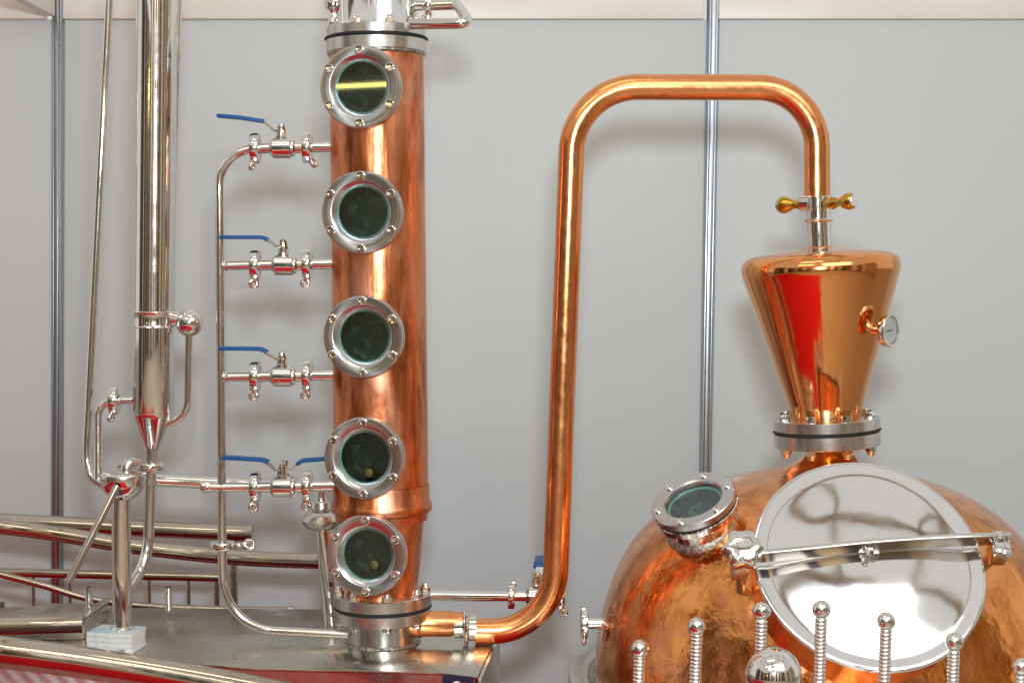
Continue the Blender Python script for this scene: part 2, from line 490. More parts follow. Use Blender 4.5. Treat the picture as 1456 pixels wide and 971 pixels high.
# raised bent cover on the left
def quad_prism(pts, z0, z1, bev=.001):
    c = sum(pts, Vector()) / len(pts)
    return prism([(p.x - c.x, p.y - c.y) for p in pts], z0, z1, bev), Matrix.Translation((c.x, c.y, 0))
zc = ZT + .035
cov = [PZ(118, 886, zc), PZ(154, 858, zc), PZ(70, 857, zc), PZ(-40, 880, zc), PZ(-40, 888, zc)]
cvo = put('cover', quad_prism(cov, ZT + .001, zc), TOP, tank)
fl_ = [PZ(119, 881, zc + .004), PZ(156, 853, zc + .004), PZ(148, 851, zc + .004), PZ(109, 877, zc + .004)]
put('cover_lip', quad_prism(fl_, zc + .0005, zc + .006, .0008), TOP, tank)
SCREW = lathe([(0, 1.2), (1.6, 1.0), (2.2, 0)], 14, scale=.0016)
for px, py in ((122, 873), (146, 858)):
    put('screw', SCREW, SATIN, tank, Matrix.Translation(PZ(px, py, zc + .006)))
# short upright spigots
for (bx, by, tx, ty, nm) in ((127, 862, 126, 834, 'a'), (240, 867, 239.5, 835, 'b')):
    B = PZ(bx, by, ZT) if nm == 'b' else PZ(bx, by, zc)
    T = P(tx, ty, B.y)
    put('spigot', tube([B, T], 5.6*u, 20, False, 1.2*u), STEEL, tank)
# label on the front
lf0 = PZ(630, 957, ZT); lf1 = PZ(672, 961, ZT)
d = (lf1 - lf0); n_ = Vector((d.y, -d.x, 0)).normalized()
lc = (lf0 + lf1) / 2 + n_ * .003 + Vector((0, 0, -.030))
LM = frame(lc, n_, d)
lab = put('label_plate', box(d.length, .056, .0015), NAVY, tank, LM)
arc = [LM @ Vector((x * d.length, .004 + .012 * math.cos(x * 6), .0016)) for x in [-.48 + .96 * i / 14 for i in range(15)]]
put('white_swoosh', strip(arc, LM.to_3x3() @ Vector((0, 1, 0)), .006, .0008), WHITEP, lab)
put('red_corner', strip([LM @ Vector((d.length*.22, .012, .0012)), LM @ Vector((d.length*.47, .010, .0012))], LM.to_3x3() @ Vector((0, 1, 0)), .012, .0008), REDP, lab)

# ================================================================== COPPER COLUMN
cb, ct = (544.5, 905), (535, 40)
CB = P(*cb, YC); CT = P(*ct, YC); CAX = (CT - CB).normalized()
column = thing('copper_column', 'tall copper distilling column with five round bolted sight glasses', 'still column', (CB.x, CB.y, ZT))
def cax(prof, seg=72): return axlathe(cb, ct, YC, prof, seg)
def catpt(y):                                  # point on the column axis at photo row y
    return CB + (CT - CB) * ((cb[1] - y) / (cb[1] - ct[1]))
cbody = put('body', cax([(76, 61), (76, 66.5), (200, 66.5), (300, 66.5), (430, 66.8), (560, 67.2), (684, 67.4), (684, 61), (76, 61)]), COPCOL, column)
csleeve = put('seam_sleeve', cax([(684.5, 60), (684.5, 68.2), (688, 69), (706, 69), (712, 72), (717, 72.8), (722, 71.5), (725, 67), (729, 66.5), (735, 66), (735, 60), (684.5, 60)]), COPCOL, column)
clower = put('lower_body', cax([(735.5, 55), (735.5, 60.4), (740, 60), (800, 54.5), (836, 50), (843, 52), (843, 44), (735.5, 55)]), COPCOL, column)
put('top_flange', cax([(58, 40), (58, 70), (59, 71), (75, 71), (76, 70), (76, 60)]), SATIN, column)
put('gasket', cax([(58, 60), (58, 72), (57, 73), (55.6, 73), (54.6, 72), (54.6, 60)]), RUBBER, column)
put('head_flange', cax([(54.5, 40), (54.5, 69), (53.5, 70), (42, 70), (41, 69), (41, 40)]), SATIN, column)
head = put('head', cax([(41, 61), (36, 60), (-30, 60), (-80, 60)]), STEELW, column)
put('weld', cax([(73.5, 66), (75.5, 69.5), (78.5, 69), (81, 66.5)]), WELD, column)
xh = frame(CB, CAX)
for i in range(8):
    a = R(22 + 45 * i)
    p = catpt(41.5) + xh.to_3x3() @ Vector((math.cos(a) * 64 * u, math.sin(a) * 64 * u, 0))
    put('acorn_nut', ACORN, STEEL, column, frame(p, CAX))
# base flanges and stub
put('base_flange', cax([(843, 30), (843, 50), (841, 68), (842, 69.5), (857, 70), (858, 69), (858, 30)]), SATIN, column)
put('base_gasket', cax([(858, 40), (858, 69.6), (859, 70.4), (861, 70.4), (862, 69.6), (862, 40)]), RUBBER, column)
put('stub_flange', cax([(862, 30), (862, 69), (863, 70), (877, 69.5), (878, 68), (878, 50)]), SATIN, column)
Lz = CAX.z
stub_bot = cb[1] + (CB.z - ZT) / u
put('stub', cax([(878, 51), (stub_bot + .2, 51), (stub_bot + .2, 0)]), SIDE, column)
put('weld', cax([(stub_bot - 4, 50.5), (stub_bot - 2.5, 53), (stub_bot - .3, 54.5), (stub_bot + .2, 50)]), WELD, column)
for i in range(8):
    a = R(10 + 45 * i)
    off = xh.to_3x3() @ Vector((math.cos(a) * 62 * u, math.sin(a) * 62 * u, 0))
    put('acorn_nut', ACORN, STEEL, column, frame(catpt(841.5) + off, CAX))
    put('bolt_head', HEX, STEEL, column, frame(catpt(878) + off, -CAX))
# outlet spigot of the stub towards the swan neck
Ao = P(583, 886, YC - .02); Bo = P(661, 886, YC - .02)
put('outlet', axl if False else tube([Ao, P(640, 886.5, YC - .02), P(643, 886.5, YC-.02), P(659, 886.5, YC-.02)], [18.5*u, 18.5*u, 17*u, 17*u], 32), COPPIPE, column)
put('outlet_ring', lathe([(10*u, -3*u), (20*u, -3*u), (21*u, 0), (20*u, 3*u), (10*u, 3*u)], 40), COPCOL, column, frame(P(597, 886, YC-.02), (1, 0, 0)))
put('ferrule', lathe([(14*u, -14*u), (17.8*u, -14*u), (17.8*u, -3*u), (25*u, -1.2*u), (25.5*u, 0), (25*u, 1.4*u), (14*u, 1.4*u)], 48), STEEL, column, frame(P(660.5, 889, YC-.02), (1, .0, .03)))

# sight glasses
SG_BACK = lathe([(38*u, -5*u), (38*u, -30*u), (46*u, -34*u), (46*u, -13*u), (55*u, -12.6*u), (56.5*u, -11.6*u), (56.5*u, -6*u), (55.6*u, -5*u), (38*u, -5*u)], 72)
SG_GASK = lathe([(40*u, -5*u), (55*u, -5*u), (55*u, -3.6*u), (40*u, -3.6*u)], 72)
SG_FRONT = lathe([(36*u, -9*u), (36*u, -4.5*u), (42*u, 2.6*u), (43*u, 3*u), (54.6*u, 3*u), (56*u, 1.6*u), (56*u, -2.6*u), (55*u, -3.6*u), (40*u, -3.6*u)], 72)
SG_GLASS = lathe([(0, -5*u), (36.5*u, -5*u), (36.5*u, -8*u), (0, -8*u)], 56)
SG_EDGE = lathe([(36.8*u, -8.3*u), (34.6*u, -8.3*u), (34.2*u, -10*u), (36.8*u, -10*u)], 56)
SG_CUP = lathe([(37*u, -8.4*u), (37*u, -30*u), (37*u, -58*u), (0, -58*u)], 56)
SG_CAP = lathe([(0, 12*u), (6*u, 10*u), (9*u, 5*u), (10*u, 0), (10*u, -6*u)], 28)
# openings cut through the column wall behind each glass
def cut_holes(obj, cutters):
    inv = WM[obj.name]
    for C, n in cutters:
        me = lathe([(0, -60*u), (38.5*u, -60*u), (38.5*u, 40*u), (0, 40*u)], 48)
        co = bpy.data.objects.new('cutter', me); COL.objects.link(co)
        co.matrix_world = frame(C, n)
        md = obj.modifiers.new('cut', 'BOOLEAN'); md.operation = 'DIFFERENCE'; md.object = co; md.solver = 'EXACT'
        bpy.context.view_layer.update()
        dg = bpy.context.evaluated_depsgraph_get()
        nm = bpy.data.meshes.new_from_object(obj.evaluated_get(dg))
        obj.modifiers.clear()
        obj.data = nm
        for p in nm.polygons: p.use_smooth = True
        nm.set_sharp_from_angle(angle=R(32))
        bpy.data.objects.remove(co)
holes = []
sights = [(511.5, 122, 0), (514, 298, 0), (515.5, 474, 0), (517, 647, 1), (520.5, 787, 2)]
for k, (sx, sy, capk) in enumerate(sights):
    D = 83*u if k < 4 else 79*u
    ax = catpt(365 + (sy - 365) * (1 - D * .95 / YC))
    # direction whose face centre lands on the pixel
    best = None
    for i in range(-60, 30):
        a = R(i * .75)
        nn = Vector((math.sin(a), -math.cos(a), 0)); q = ax + nn * D - CAM
        px = CX + F * q.x / q.dot(_f)
        if best is None or abs(px - sx) < best[0]: best = (abs(px - sx), nn)
    nn = best[1]
    nn = (nn - CAX * nn.dot(CAX)).normalized()
    q = ax + nn * D
    M = frame(q, nn, (0, 0, 1))
    s = put('sight_glass', SG_FRONT, TURNED, column, M)
    put('back_ring', SG_BACK, SATIN, s, M)
    put('gasket', SG_GASK, RUBBER, s, M)
    put('glass', SG_GLASS, GLASS, s, M)
    put('inner_wall', SG_CUP, MURK, s, M)
    put('glass_edge', SG_EDGE, TEAL, s, M)
    for i in range(6):
        a = R(60 * i)
        p = M @ Vector((math.cos(a) * 49.5*u, math.sin(a) * 49.5*u, 2.2*u))
        put('bolt', SOCKET, STEEL, s, frame(p, nn) @ Matrix.Scale(1.25, 4))
    if capk:
        hh = -24*u if capk == 1 else -17*u
        pc = M @ Vector((hh, -4*u * capk, -20*u))
        put('bubble_cap', SG_CAP, CAPM, s, frame(pc, nn + Vector((0, 0, .3))))
    holes.append((q, nn))
cut_holes(cbody, holes[:4]); cut_holes(csleeve, holes[3:]); cut_holes(clower, holes[4:])

# fittings on the steel head
up = fillet([P(578, 9, YC - .02), P(650, 7, YC - .04), P(668, 34, YC - .12), P(586, 34.5, YC - .075)], [0, 11*u, 9*u, 0], 8)
put('side_loop', tube(up, 7.5*u, 20), STEEL, column)
put('loop_clamp', CLAMPRING, STEEL, column, frame(P(609, 8, YC - .028), (1, 0, 0)) @ Matrix.Scale(.8, 4))
put('loop_nut', CAST and HEX, CAST, column, frame(P(607, 22, YC - .035), (0, 0, -1)))
put('drain_cock', lathe([(0, 14), (6, 13), (11, 8), (13, 0), (11, -8), (6, -12), (4, -15), (5, -17), (4.5, -23), (0, -24)], 28, scale=u), STEEL, column, Matrix.Translation(P(474, 4, YC - .03)))
put('cock_arm', tube([P(474, 0, YC - .03), P(500, -2, YC - .02)], 6*u, 16), STEEL, column)

# ================================================================== BALL VALVES ON THE LEFT
VALVE_BODY = lathe([(7.6, -36), (7.6, -16), (9.5, -16), (13.6, -12), (14.8, -11), (14.8, 13), (13, 14), (12.4, 15), (12.4, 18), (10, 19), (8, 20), (7.6, 34)], 40, scale=u)
STEM = lathe([(8.6, 10), (8.2, 17), (7.4, 18), (7.4, 26), (4.8, 27), (4.8, 29)], 24, scale=u)
NUT = lathe([(0, 40), (2.8, 39.4), (4.8, 37.4), (5.2, 34.2), (6.4, 33.8), (6.6, 29), (0, 29)], 20, scale=u)
rows = [
    # y, stem x, grip pixels, arm elbow, label
    (211, 400, [(309, 165), (340, 167.5), (376, 173)], [(376, 173), (390, 186), (404, 187)], 'highest valve, its raised blue lever tilted up above the bend of the side pipe', (0.1, 1.35), (-.55, 1.2)),
    (377, 403, [(313, 337.5), (345, 337.5), (374, 337.5), (382, 342)], [(380, 341), (393, 350), (406, 351.5)], 'blue levered ball valve level with the gap below the second sight glass', (0.0, .35), (0.05, .1)),
    (535, 401, [(313, 495.5), (345, 495.5), (372, 496), (380, 501)], [(377, 500), (392, 510), (404, 511.5)], 'blue levered ball valve level with the gap below the third sight glass', (0.0, .15), (0.05, .1)),
    (692, 401, [(316, 650), (345, 651.5), (374, 653.5), (382, 657)], [(379, 656), (391, 667), (404, 669)], 'lowest blue levered ball valve, beside the copper column seam', (0.0, .5), (0.0, .1)),
]
YV = YC
MANX = [316, 316.5, 317, 317.5]
for i, (vy, vx, grip, arm, lab, w1, w2) in enumerate(rows):
    c = P(vx, vy, YV)
    t = thing('ball_valve', 'stainless ' + lab if i == 0 else 'stainless ' + lab, 'valve', c, 'ball valves between side pipe and copper column')
    ax = (P(472, vy - (1 if i == 0 else 0), YV) - P(330, vy + (1 if i == 0 else 0), YV)).normalized()
    put('valve_body', VALVE_BODY, STEEL, t, frame(c, ax, (0, 0, 1)))
    s_ = put('stem', STEM, STEEL, t, Matrix.Translation(c))
    arm_top = P(arm[-1][0], arm[-1][1], YV)
    dz = (arm_top.z - c.z) - 27.5*u
    put('nut', NUT, STEEL, t, Matrix.Translation(c + Vector((0, 0, dz))))
    h = put('lever', strip(fillet([P(*q, YV) for q in arm], 6*u, 5), (0, 1, 0), 14*u, 3.4*u), STEEL, t)
    g = fillet([P(*q, YV - .0) for q in grip], 14*u, 5)
    put('lever_grip', strip(g, (0, 1, 0), 16*u, 5.4*u), BLUE, h)
    c1 = P(363, vy, YV); c2 = P(437, vy - 1, YV)
    clamp(t, c1, ax, 1.0, w1[0], w1[1]); clamp(t, c2, ax, 1.0, w2[0], w2[1])
    put('outlet_pipe', tube([P(436, vy - 1, YV), P(478, vy - 1.5, YV)], 7.4*u, 24), STEEL, t)
# valve hiding behind the lowest one
cbv = P(405, 690, YV + .09)
t = thing('ball_valve', 'stainless valve behind the lowest one, its blue lever pointing towards the column', 'valve', cbv, 'ball valves between side pipe and copper column')
put('valve_body', VALVE_BODY, STEEL, t, frame(cbv, (1, 0, 0), (0, 0, 1)))
put('stem', STEM, STEEL, t, Matrix.Translation(cbv)); put('nut', NUT, STEEL, t, Matrix.Translation(cbv))
h = put('lever', strip(fillet([P(403, 672, YV + .09), P(412, 669, YV + .09), P(424, 659, YV + .09)], 5*u, 5), (0, 1, 0), 14*u, 3.4*u), STEEL, t)
put('lever_grip', strip(fillet([P(422, 660, YV + .09), P(430, 654.5, YV + .09), P(462, 652, YV + .09), P(486, 651.5, YV + .09)], 8*u, 4), (0, 1, 0), 16*u, 5.4*u), BLUE, h)
put('inlet_pipe', tube([P(372, 690, YV + .09), P(290, 686, YV + .09), P(214, 682, YV + .07)], 9*u, 24), STEEL, t)

# side pipe (manifold)
mp = thing('side_pipe', 'tall thin stainless pipe with four side branches, bent over at its top', 'pipe', P(316, 840, YV))
mt = fillet([P(362, 211.5, YV), P(311.5, 214, YV), P(316, 772, YV)], [0, 52*u, 0], 12)
put('upper_pipe', tube(mt, 6.3*u, 24), STEEL, mp)
ml = fillet([P(316, 776, YV), P(317.5, 893, YV), P(496, 902, YV - .02)], [0, 78*u, 0], 14)
put('lower_pipe', tube(ml, 6.6*u, 24), STEEL, mp)
cl = put('clamp', CLAMPRING, CAST, mp, frame(P(316, 775, YV), (0, 0, 1)) @ Matrix.Scale(.82, 4))
put('lug', LUG, CAST, cl, Matrix.Translation(P(338, 776, YV - .01)))
put('wing_nut', WING, STEEL, cl, Matrix.Translation(P(330, 775, YV - .012)) @ Matrix.Rotation(R(-92), 4, 'Y') @ Matrix.Rotation(R(20), 4, 'Z'))
for i, (vy, vx, *_r1) in enumerate(rows):
    if i == 0: continue
    put('branch', tube([P(MANX[i] - (0 if i < 3 else 22), vy + .5 - (0 if i < 3 else .5), YV), P(363, vy, YV)], 7.0*u, 20), STEEL, mp)
    if i == 3:
        put('branch_cap', lathe([(0, 9), (5, 8), (8.5, 5), (9, 0), (8, -5), (7, -8)], 28, scale=u), STEEL, mp, frame(P(293, 691.5, YV), (-1, 0, 0)))
    else:
        put('weld', lathe([(7, -2), (8.4, 0), (7, 2)], 24, scale=u), STEEL, mp, frame(P(MANX[i] + 6, vy + .5, YV), (1, 0, 0)))

# trap behind the column and its down pipe
YT = 3.5
trap = thing('steam_trap', 'bulbous stainless trap with a slanting down pipe half hidden behind the copper column', 'steam trap', P(470, 872, YT))
put('bulb', lathe([(0, 26), (8, 25), (10, 18), (14, 16), (16, 8), (13, 4), (20, 2), (26, -3), (29, -10), (27, -16), (20, -22), (10, -25), (0, -25)], 44, scale=U(YT)), CAST, trap, Matrix.Translation(P(457, 729, YT)))
put('top_pipe', tube([P(457, 706, YT), P(458, 688, YT)], 6*U(YT), 16), STEEL, trap)
bt = PZ(474, 872, ZT)
put('down_pipe', tube([P(459, 745, YT), Vector((P(472, 868, YT).x, bt.y if bt.y < 3.58 else 3.5, ZT - .002))], 12.5*u, 28), STEEL, trap)

# ================================================================== CONDENSER ON THE LEFT
YD = 3.36; v = U(YD)
co_b, co_t = (216.5, 660), (223, 0)
cond = thing('tube_condenser', 'slim vertical polished stainless condenser with coned bottom and side ball', 'condenser', P(214, 845, YD))
put('shell', axlathe(co_b, co_t, YD, [(585, 28.6), (583, 29.2), (440, 29.2), (0, 29.2), (-80, 29.2)], 64), STEEL, cond)
put('band', axlathe(co_b, co_t, YD, [(464, 28.6), (463.6, 30.0), (462.6, 30.6), (461.6, 30.2), (461, 29.9), (443, 29.9), (442.4, 30.2), (441.4, 30.6), (440.4, 30.0), (440, 28.6)], 64), STEEL, cond)
put('cone', axlathe(co_b, co_t, YD, [(584, 29), (588, 28.8), (592, 27), (632, 11.2), (636, 10.4), (636, 8)], 56), STEEL, cond)
put('neck', axlathe(co_b, co_t, YD, [(634, 10.4), (658, 10.2), (658, 0)], 36), STEEL, cond)
cl = put('clamp', CLAMPRING, CAST, cond, frame(P(214, 663, YD), (0, 0, 1)) @ Matrix.Scale(.9, 4))
put('wing_nut', WING, STEEL, cl, Matrix.Translation(P(200, 663, YD - .02)) @ Matrix.Rotation(R(85), 4, 'Y') @ Matrix.Rotation(R(30), 4, 'Z'))
put('ball', lathe([(19.5*math.sin(math.pi*i/20), 19.5*math.cos(math.pi*i/20)) for i in range(21)], 40, scale=v), STEEL, cond, Matrix.Translation(P(269.5, 459, YD - .01)))
put('ball_arm', tube([P(240, 452, YD - .005), P(262, 456, YD - .008)], [12*v, 8*v], 24), STEEL, cond)
bp = fillet([P(269, 474, YD - .01), P(266.5, 588, YD - .01), P(233, 606, YD - .005)], [0, 30*v, 0], 12)
put('ball_pipe', tube(bp, 5.2*v, 20), STEEL, cond)
up2 = fillet([P(214.5, 662, YD), P(210.5, 795, YD), P(176, 848, 3.28)], [0, 70*v, 0], 14)
put('drain_pipe', tube(up2, 8*v, 24), STEEL, cond)
put('rear_pipe', tube([P(256, -60, YD + .05), P(247, 260, YD + .05), P(236, 560, YD + .03)], 5*v, 18), STEEL, cond)
# inlet from the left with elbow and clamp
el = fillet([P(194, 569, YD), P(139.5, 570, YD), P(139.5, 686, YD - .02), P(152, 688, YD - .03)], [0, 22*v, 8*v, 0], 12)
put('elbow_pipe', tube(el, 5.8*v, 24), STEEL, cond)
clamp(cond, P(163, 569, YD), (1, 0, 0), .92, .1, 1.2)
put('vent_pipe', tube(spline([P(158.5, -60, YD), P(155, 10, YD), P(139, 320, YD), P(127, 560, YD), P(123.5, 640, YD), P(129, 675, YD - .01), P(148, 690, YD - .03)], 12), [5.6*v]*1 + [5.6*v]*72, 24), STEEL, cond)

# ================================================================== SPIRIT PARROT
bkz = ZT + .048
YPB = 3.27
pb = P(174, 893, YPB)
ZB = pb.z
parrot = thing('spirit_parrot', 'polished stainless spirit cup on a post with a thin slanting open spout', 'spirit parrot', (pb.x, pb.y, ZB))
pt_ = P(172, 712, YPB)
put('post', tube([Vector((pb.x, pb.y, ZB + .001)), Vector((pt_.x, pb.y, pt_.z)), Vector((pt_.x + .002, pb.y, pt_.z + .01))], 13.4*u, 36), STEEL, parrot)
put('foot', lathe([(0, 4), (14, 4), (16, 2.5), (17.5, 0), (0, 0)], 40, scale=u), STEEL, parrot, Matrix.Translation((pb.x, pb.y, ZB)))
pc = P(175, 679, YPB)
cup = put('cup', lathe([(13, -30), (20, -26), (27, -18), (30.5, -8), (31, 0), (31.5, 4), (31, 5.5), (28, 7.5), (14, 9.5), (0, 10)], 56, scale=u), STEEL, parrot, Matrix.Translation(pc))
put('rim', lathe([(30, -3), (31.8, -3), (32.2, 0), (32.2, 3), (31.6, 5), (29, 6.6)], 56, scale=u), SATIN, cup, Matrix.Translation(pc))
put('spout', tube([P(167, 690, YPB - .045), P(97, 828, YPB - .10)], 5.2*u, 24, False, 1.1*u), RAIL, parrot)
nb = fillet([P(179, 676, YPB), P(181, 657, YPB), P(197, 658, YPB + .02)], [0, 8*u, 0], 8)
put('bent_nozzle', tube(nb, 8*u, 24), SATIN, parrot)

# stack of booklets below it
bk = thing('booklet_stack', 'stack of white edged booklets with blue covers under the parrot post', 'booklets', (pb.x, pb.y, ZT))
zz = ZT + .0005
hgt = (ZB - ZT - .001)
q0 = PZ(124, 927, ZT); q1 = PZ(188, 930, ZT)
wdt = (q1 - q0).length
dr = (q1 - q0).normalized(); ang0 = math.atan2(dr.y, dr.x)
dp = Vector((-dr.y, dr.x, 0))
cB = (q0 + q1) / 2 + dp * .036
nb_ = 4
for i in range(nb_):
    h_ = hgt / nb_
    jit = Vector((random.uniform(-.0015, .0015), random.uniform(-.001, .001), 0))
    M = Matrix.Translation(cB + jit + Vector((0, 0, zz - cB.z + h_/2))) @ Matrix.Rotation(ang0 + random.uniform(-.012, .012), 4, 'Z')
    b_ = put('booklet', box(wdt * (1 if i != 1 else .985), 0.072, h_ - .0006, .0006), PAPER, bk, M)
    put('cover', box(wdt * .998, .0715, .0007), COVER, b_, M @ Matrix.Translation((0, 0, h_/2 - .0002)))
    zz += h_

# ================================================================== RAILINGS
def tubes_px(pts, Y, rpx, parent, name, mat=RAIL, n=10):
    Ys = Y if isinstance(Y, (list, tuple)) else [Y] * len(pts)
    pp = [P(a, b, y) for (a, b), y in zip(pts, Ys)]
    return put(name, tube(spline(pp, n), rpx * U(Ys[-1]), 28), mat, parent)
def drop(parent, px, py, Y, rpx, name='rail_post', z=0.008):
    p = P(px, py, Y)
    return put(name, tube([p, Vector((p.x, p.y, z))], rpx * U(Y), 20), RAIL, parent)
rr_ = thing('tube_railing', 'straight double rail of polished steel tube with thin spindles along the back wall', 'railing', (P(330, 760, 4.05).x, 4.05, 0))
tubes_px([(-160, 736), (0, 741), (180, 750), (359, 758)], 4.05, 12.0, rr_, 'top_rail')
tubes_px([(-160, 809), (0, 813), (160, 817), (312, 820.5)], 4.05, 6.6, rr_, 'lower_rail')
for px in (47, 99, 212, 268): drop(rr_, px, 814 + px * .025, 4.05, 2.6, 'spindle')
drop(rr_, 332, 757, 4.05, 5.5); drop(rr_, -120, 740, 4.05, 9)
drop(rr_, 308, 820, 4.05, 4)
cr = thing('curved_railing', 'two sweeping steel tubes curving down behind the tank towards the copper column', 'railing', (P(200, 775, 3.85).x, 3.85, 0))
tubes_px([(-160, 728), (0, 748), (90, 760), (180, 775), (270, 786), (360, 794), (452, 797.5), (470, 797.6)], [3.8, 3.85, 3.85, 3.85, 3.85, 3.85, 3.82, 3.8], 11.4, cr, 'upper_tube')
tubes_px([(-160, 775), (0, 816), (62, 832), (119, 849), (183, 859), (247, 863.5), (360, 867), (414, 867)], [3.82]*8, 5.0, cr, 'lower_tube')
put('end_fitting', lathe([(0, -8), (6, -7), (7, 0), (4, 5), (6, 8), (3, 13), (0, 14)], 20, scale=u), CAST, cr, frame(P(416, 867, 3.82), (1, 0, -.3)))
drop(cr, 466, 799, 3.8, 6); drop(cr, -120, 733, 3.81, 9)
fr2 = thing('curved_railing', 'thick steel tube sweeping down in front of the tank, above a dimpled panel', 'railing', (P(0, 925, 2.95).x, 2.95, 0))
tubes_px([(-200, 908), (-90, 914), (0, 924), (110, 938), (250, 960), (360, 980), (520, 1012)], [2.98, 2.97, 2.95, 2.95, 2.95, 2.95, 2.95], 20.5, fr2, 'front_tube')
tubes_px([(-200, 893), (0, 890), (60, 888.5), (119, 887)], [3.13, 3.13, 3.13, 3.135], 12.5, fr2, 'inner_tube')
drop(fr2, -150, 911, 2.975, 14); drop(fr2, 470, 1002, 2.95, 14); drop(fr2, -150, 893, 3.13, 9)
# small capped post end at the far left
drop(rr_, 1, 856, 3.9, 6, 'end_post')
# dimpled panel under the thick tube
def dimpled(w_, h_, nx, nz, amp, bow):
    bm = bmesh.new(); g = []
    sx, sz = nx * 8, nz * 8
    for j in range(sz + 1):
        row = []
        for i in range(sx + 1):
            x_ = (i / sx - .5) * w_; z_ = (j / sz - .5) * h_
            y_ = -amp * (math.cos(2*math.pi*nx*i/sx) * math.cos(2*math.pi*nz*j/sz)) + bow * (2*x_/w_)**2
            row.append(bm.verts.new((x_, y_, z_)))
        g.append(row)
    for j in range(sz):
        for i in range(sx): bm.faces.new((g[j][i], g[j][i+1], g[j+1][i+1], g[j+1][i]))
    return finish(bm, 60)
dpn = P(20, 985, 2.99)
jk = put('dimpled_panel', dimpled(.46, .70, 14, 20, .0012, .02), CAST2, fr2, Matrix.Translation((dpn.x - .02, 2.995, .50)) @ Matrix.Rotation(R(-4), 4, 'Z'))
bk_ = put('panel_foot', box(.44, .02, .15, .002), SIDE, fr2, Matrix.Translation((dpn.x - .02, 3.01, .083)))

# ================================================================== POT STILL
YP = 3.3; p_ = U(YP)
PX = 1178
AX = P(PX, 800, YP).x
def zy(y): return P(PX, y, YP).z
pot = thing('pot_still', 'big mottled copper pot still dome with a polished steel manhole lid', 'pot still', (AX, YP, 0))
PT = Matrix.Translation((AX, YP, 0))
dome_px = [(31, 634), (32, 640), (36, 648), (45, 657), (58, 664), (75, 669), (100, 674), (138, 683), (170, 693.5), (200, 707), (228, 723), (254, 744), (277, 770), (294, 797), (308, 826), (320, 862), (328, 897), (333, 930), (336, 965), (336, 1010)]
# smooth profile
sp = spline([Vector((r, y, 0)) for r, y in dome_px], 4)
dome_prof = [(q.x * p_, zy(q.y)) for q in sp]
put('dome', lathe(dome_prof, 128, 60), COPPOT, pot, PT)
ZJ = zy(960)
put('jacket', lathe([(338*p_, ZJ - .03), (338*p_, ZJ - .002), (366*p_, ZJ), (371*p_, ZJ - .004), (373*p_, ZJ - .012), (373*p_, .35), (368*p_, .33), (100*p_, .30), (0, .30)], 96), SATIN, pot, PT)
put('weld', lathe([(334*p_, ZJ + .012), (337.5*p_, ZJ + .010), (341*p_, ZJ + .004), (346*p_, ZJ + .0005), (346*p_, ZJ - .003)], 128, 70), WELD, pot, PT)
for i in range(4):
    a = R(45 + 90 * i)
    put('leg', tube([Vector((AX + .42*math.cos(a), YP + .42*math.sin(a), .33)), Vector((AX + .42*math.cos(a), YP + .42*math.sin(a), .006))], .03, 20), SATIN, pot)
# flange on the pot neck
hb, ht = (1176.5, 634), (1163, 300)
HB = P(*hb, YP); HT = P(*ht, YP); HAX = (HT - HB).normalized()
hM = frame(HB, HAX)
def hat(y): return HB + (HT - HB) * ((hb[1] - y) / (hb[1] - ht[1]))
put('neck_flange', axlathe(hb, ht, YP, [(633, 28), (633, 74), (632, 75), (614, 75), (613, 74), (613, 28)], 80), SATIN, pot)
HNUT = acorn(p_ * 1.12)
for i in range(8):
    a = R(14 + 45 * i)
    off = hM.to_3x3() @ Vector((math.cos(a), math.sin(a), 0)) * (64 * p_)
    put('acorn_nut', HNUT, STEEL, pot, frame(hat(633) + off, -HAX))

# ---- head (upturned copper cone)
hd = thing('still_head', 'polished copper cone still head widening upwards above the bolted neck flange', 'still head', hat(613.4))
put('cone', axlathe(hb, ht, YP, [(594, 44), (594, 49.5), (590, 49.5), (586, 50.5), (560, 57.5), (400, 107.5), (390, 110.5), (384, 111.8), (378, 112), (371, 110), (365.5, 105), (361.5, 96), (358.5, 82), (356, 62), (353.8, 40), (352, 20), (351, 17)], 96), COPHEAD, hd)
put('flange', axlathe(hb, ht, YP, [(593.5, 40), (593.5, 73), (594.5, 75), (608.5, 75), (609.5, 74), (609.5, 40)], 80), SATIN, hd)
put('gasket', axlathe(hb, ht, YP, [(609.5, 50), (609.5, 75), (610.2, 76), (612.2, 76), (613, 75), (613, 50)], 80), RUBBER, hd)
HHEX = hexhead(p_, 8, 9)
for i in range(8):
    a = R(14 + 45 * i)
    off = hM.to_3x3() @ Vector((math.cos(a), math.sin(a), 0)) * (64 * p_)
    put('bolt_head', HHEX, STEEL, hd, frame(hat(593.7) + off, HAX, (math.cos(i*1.3), math.sin(i*1.3), 0)))
put('neck_tube', axlathe(hb, ht, YP, [(354, 17.6), (316.5, 17.6), (315, 20.5), (313.5, 21.4), (312, 20.5), (310.5, 17.6), (288, 17.4), (288, 0)], 48), STEEL, hd)
put('weld', axlathe(hb, ht, YP, [(356, 22), (352.5, 20.5), (350, 18)], 48), COPHEAD, hd)

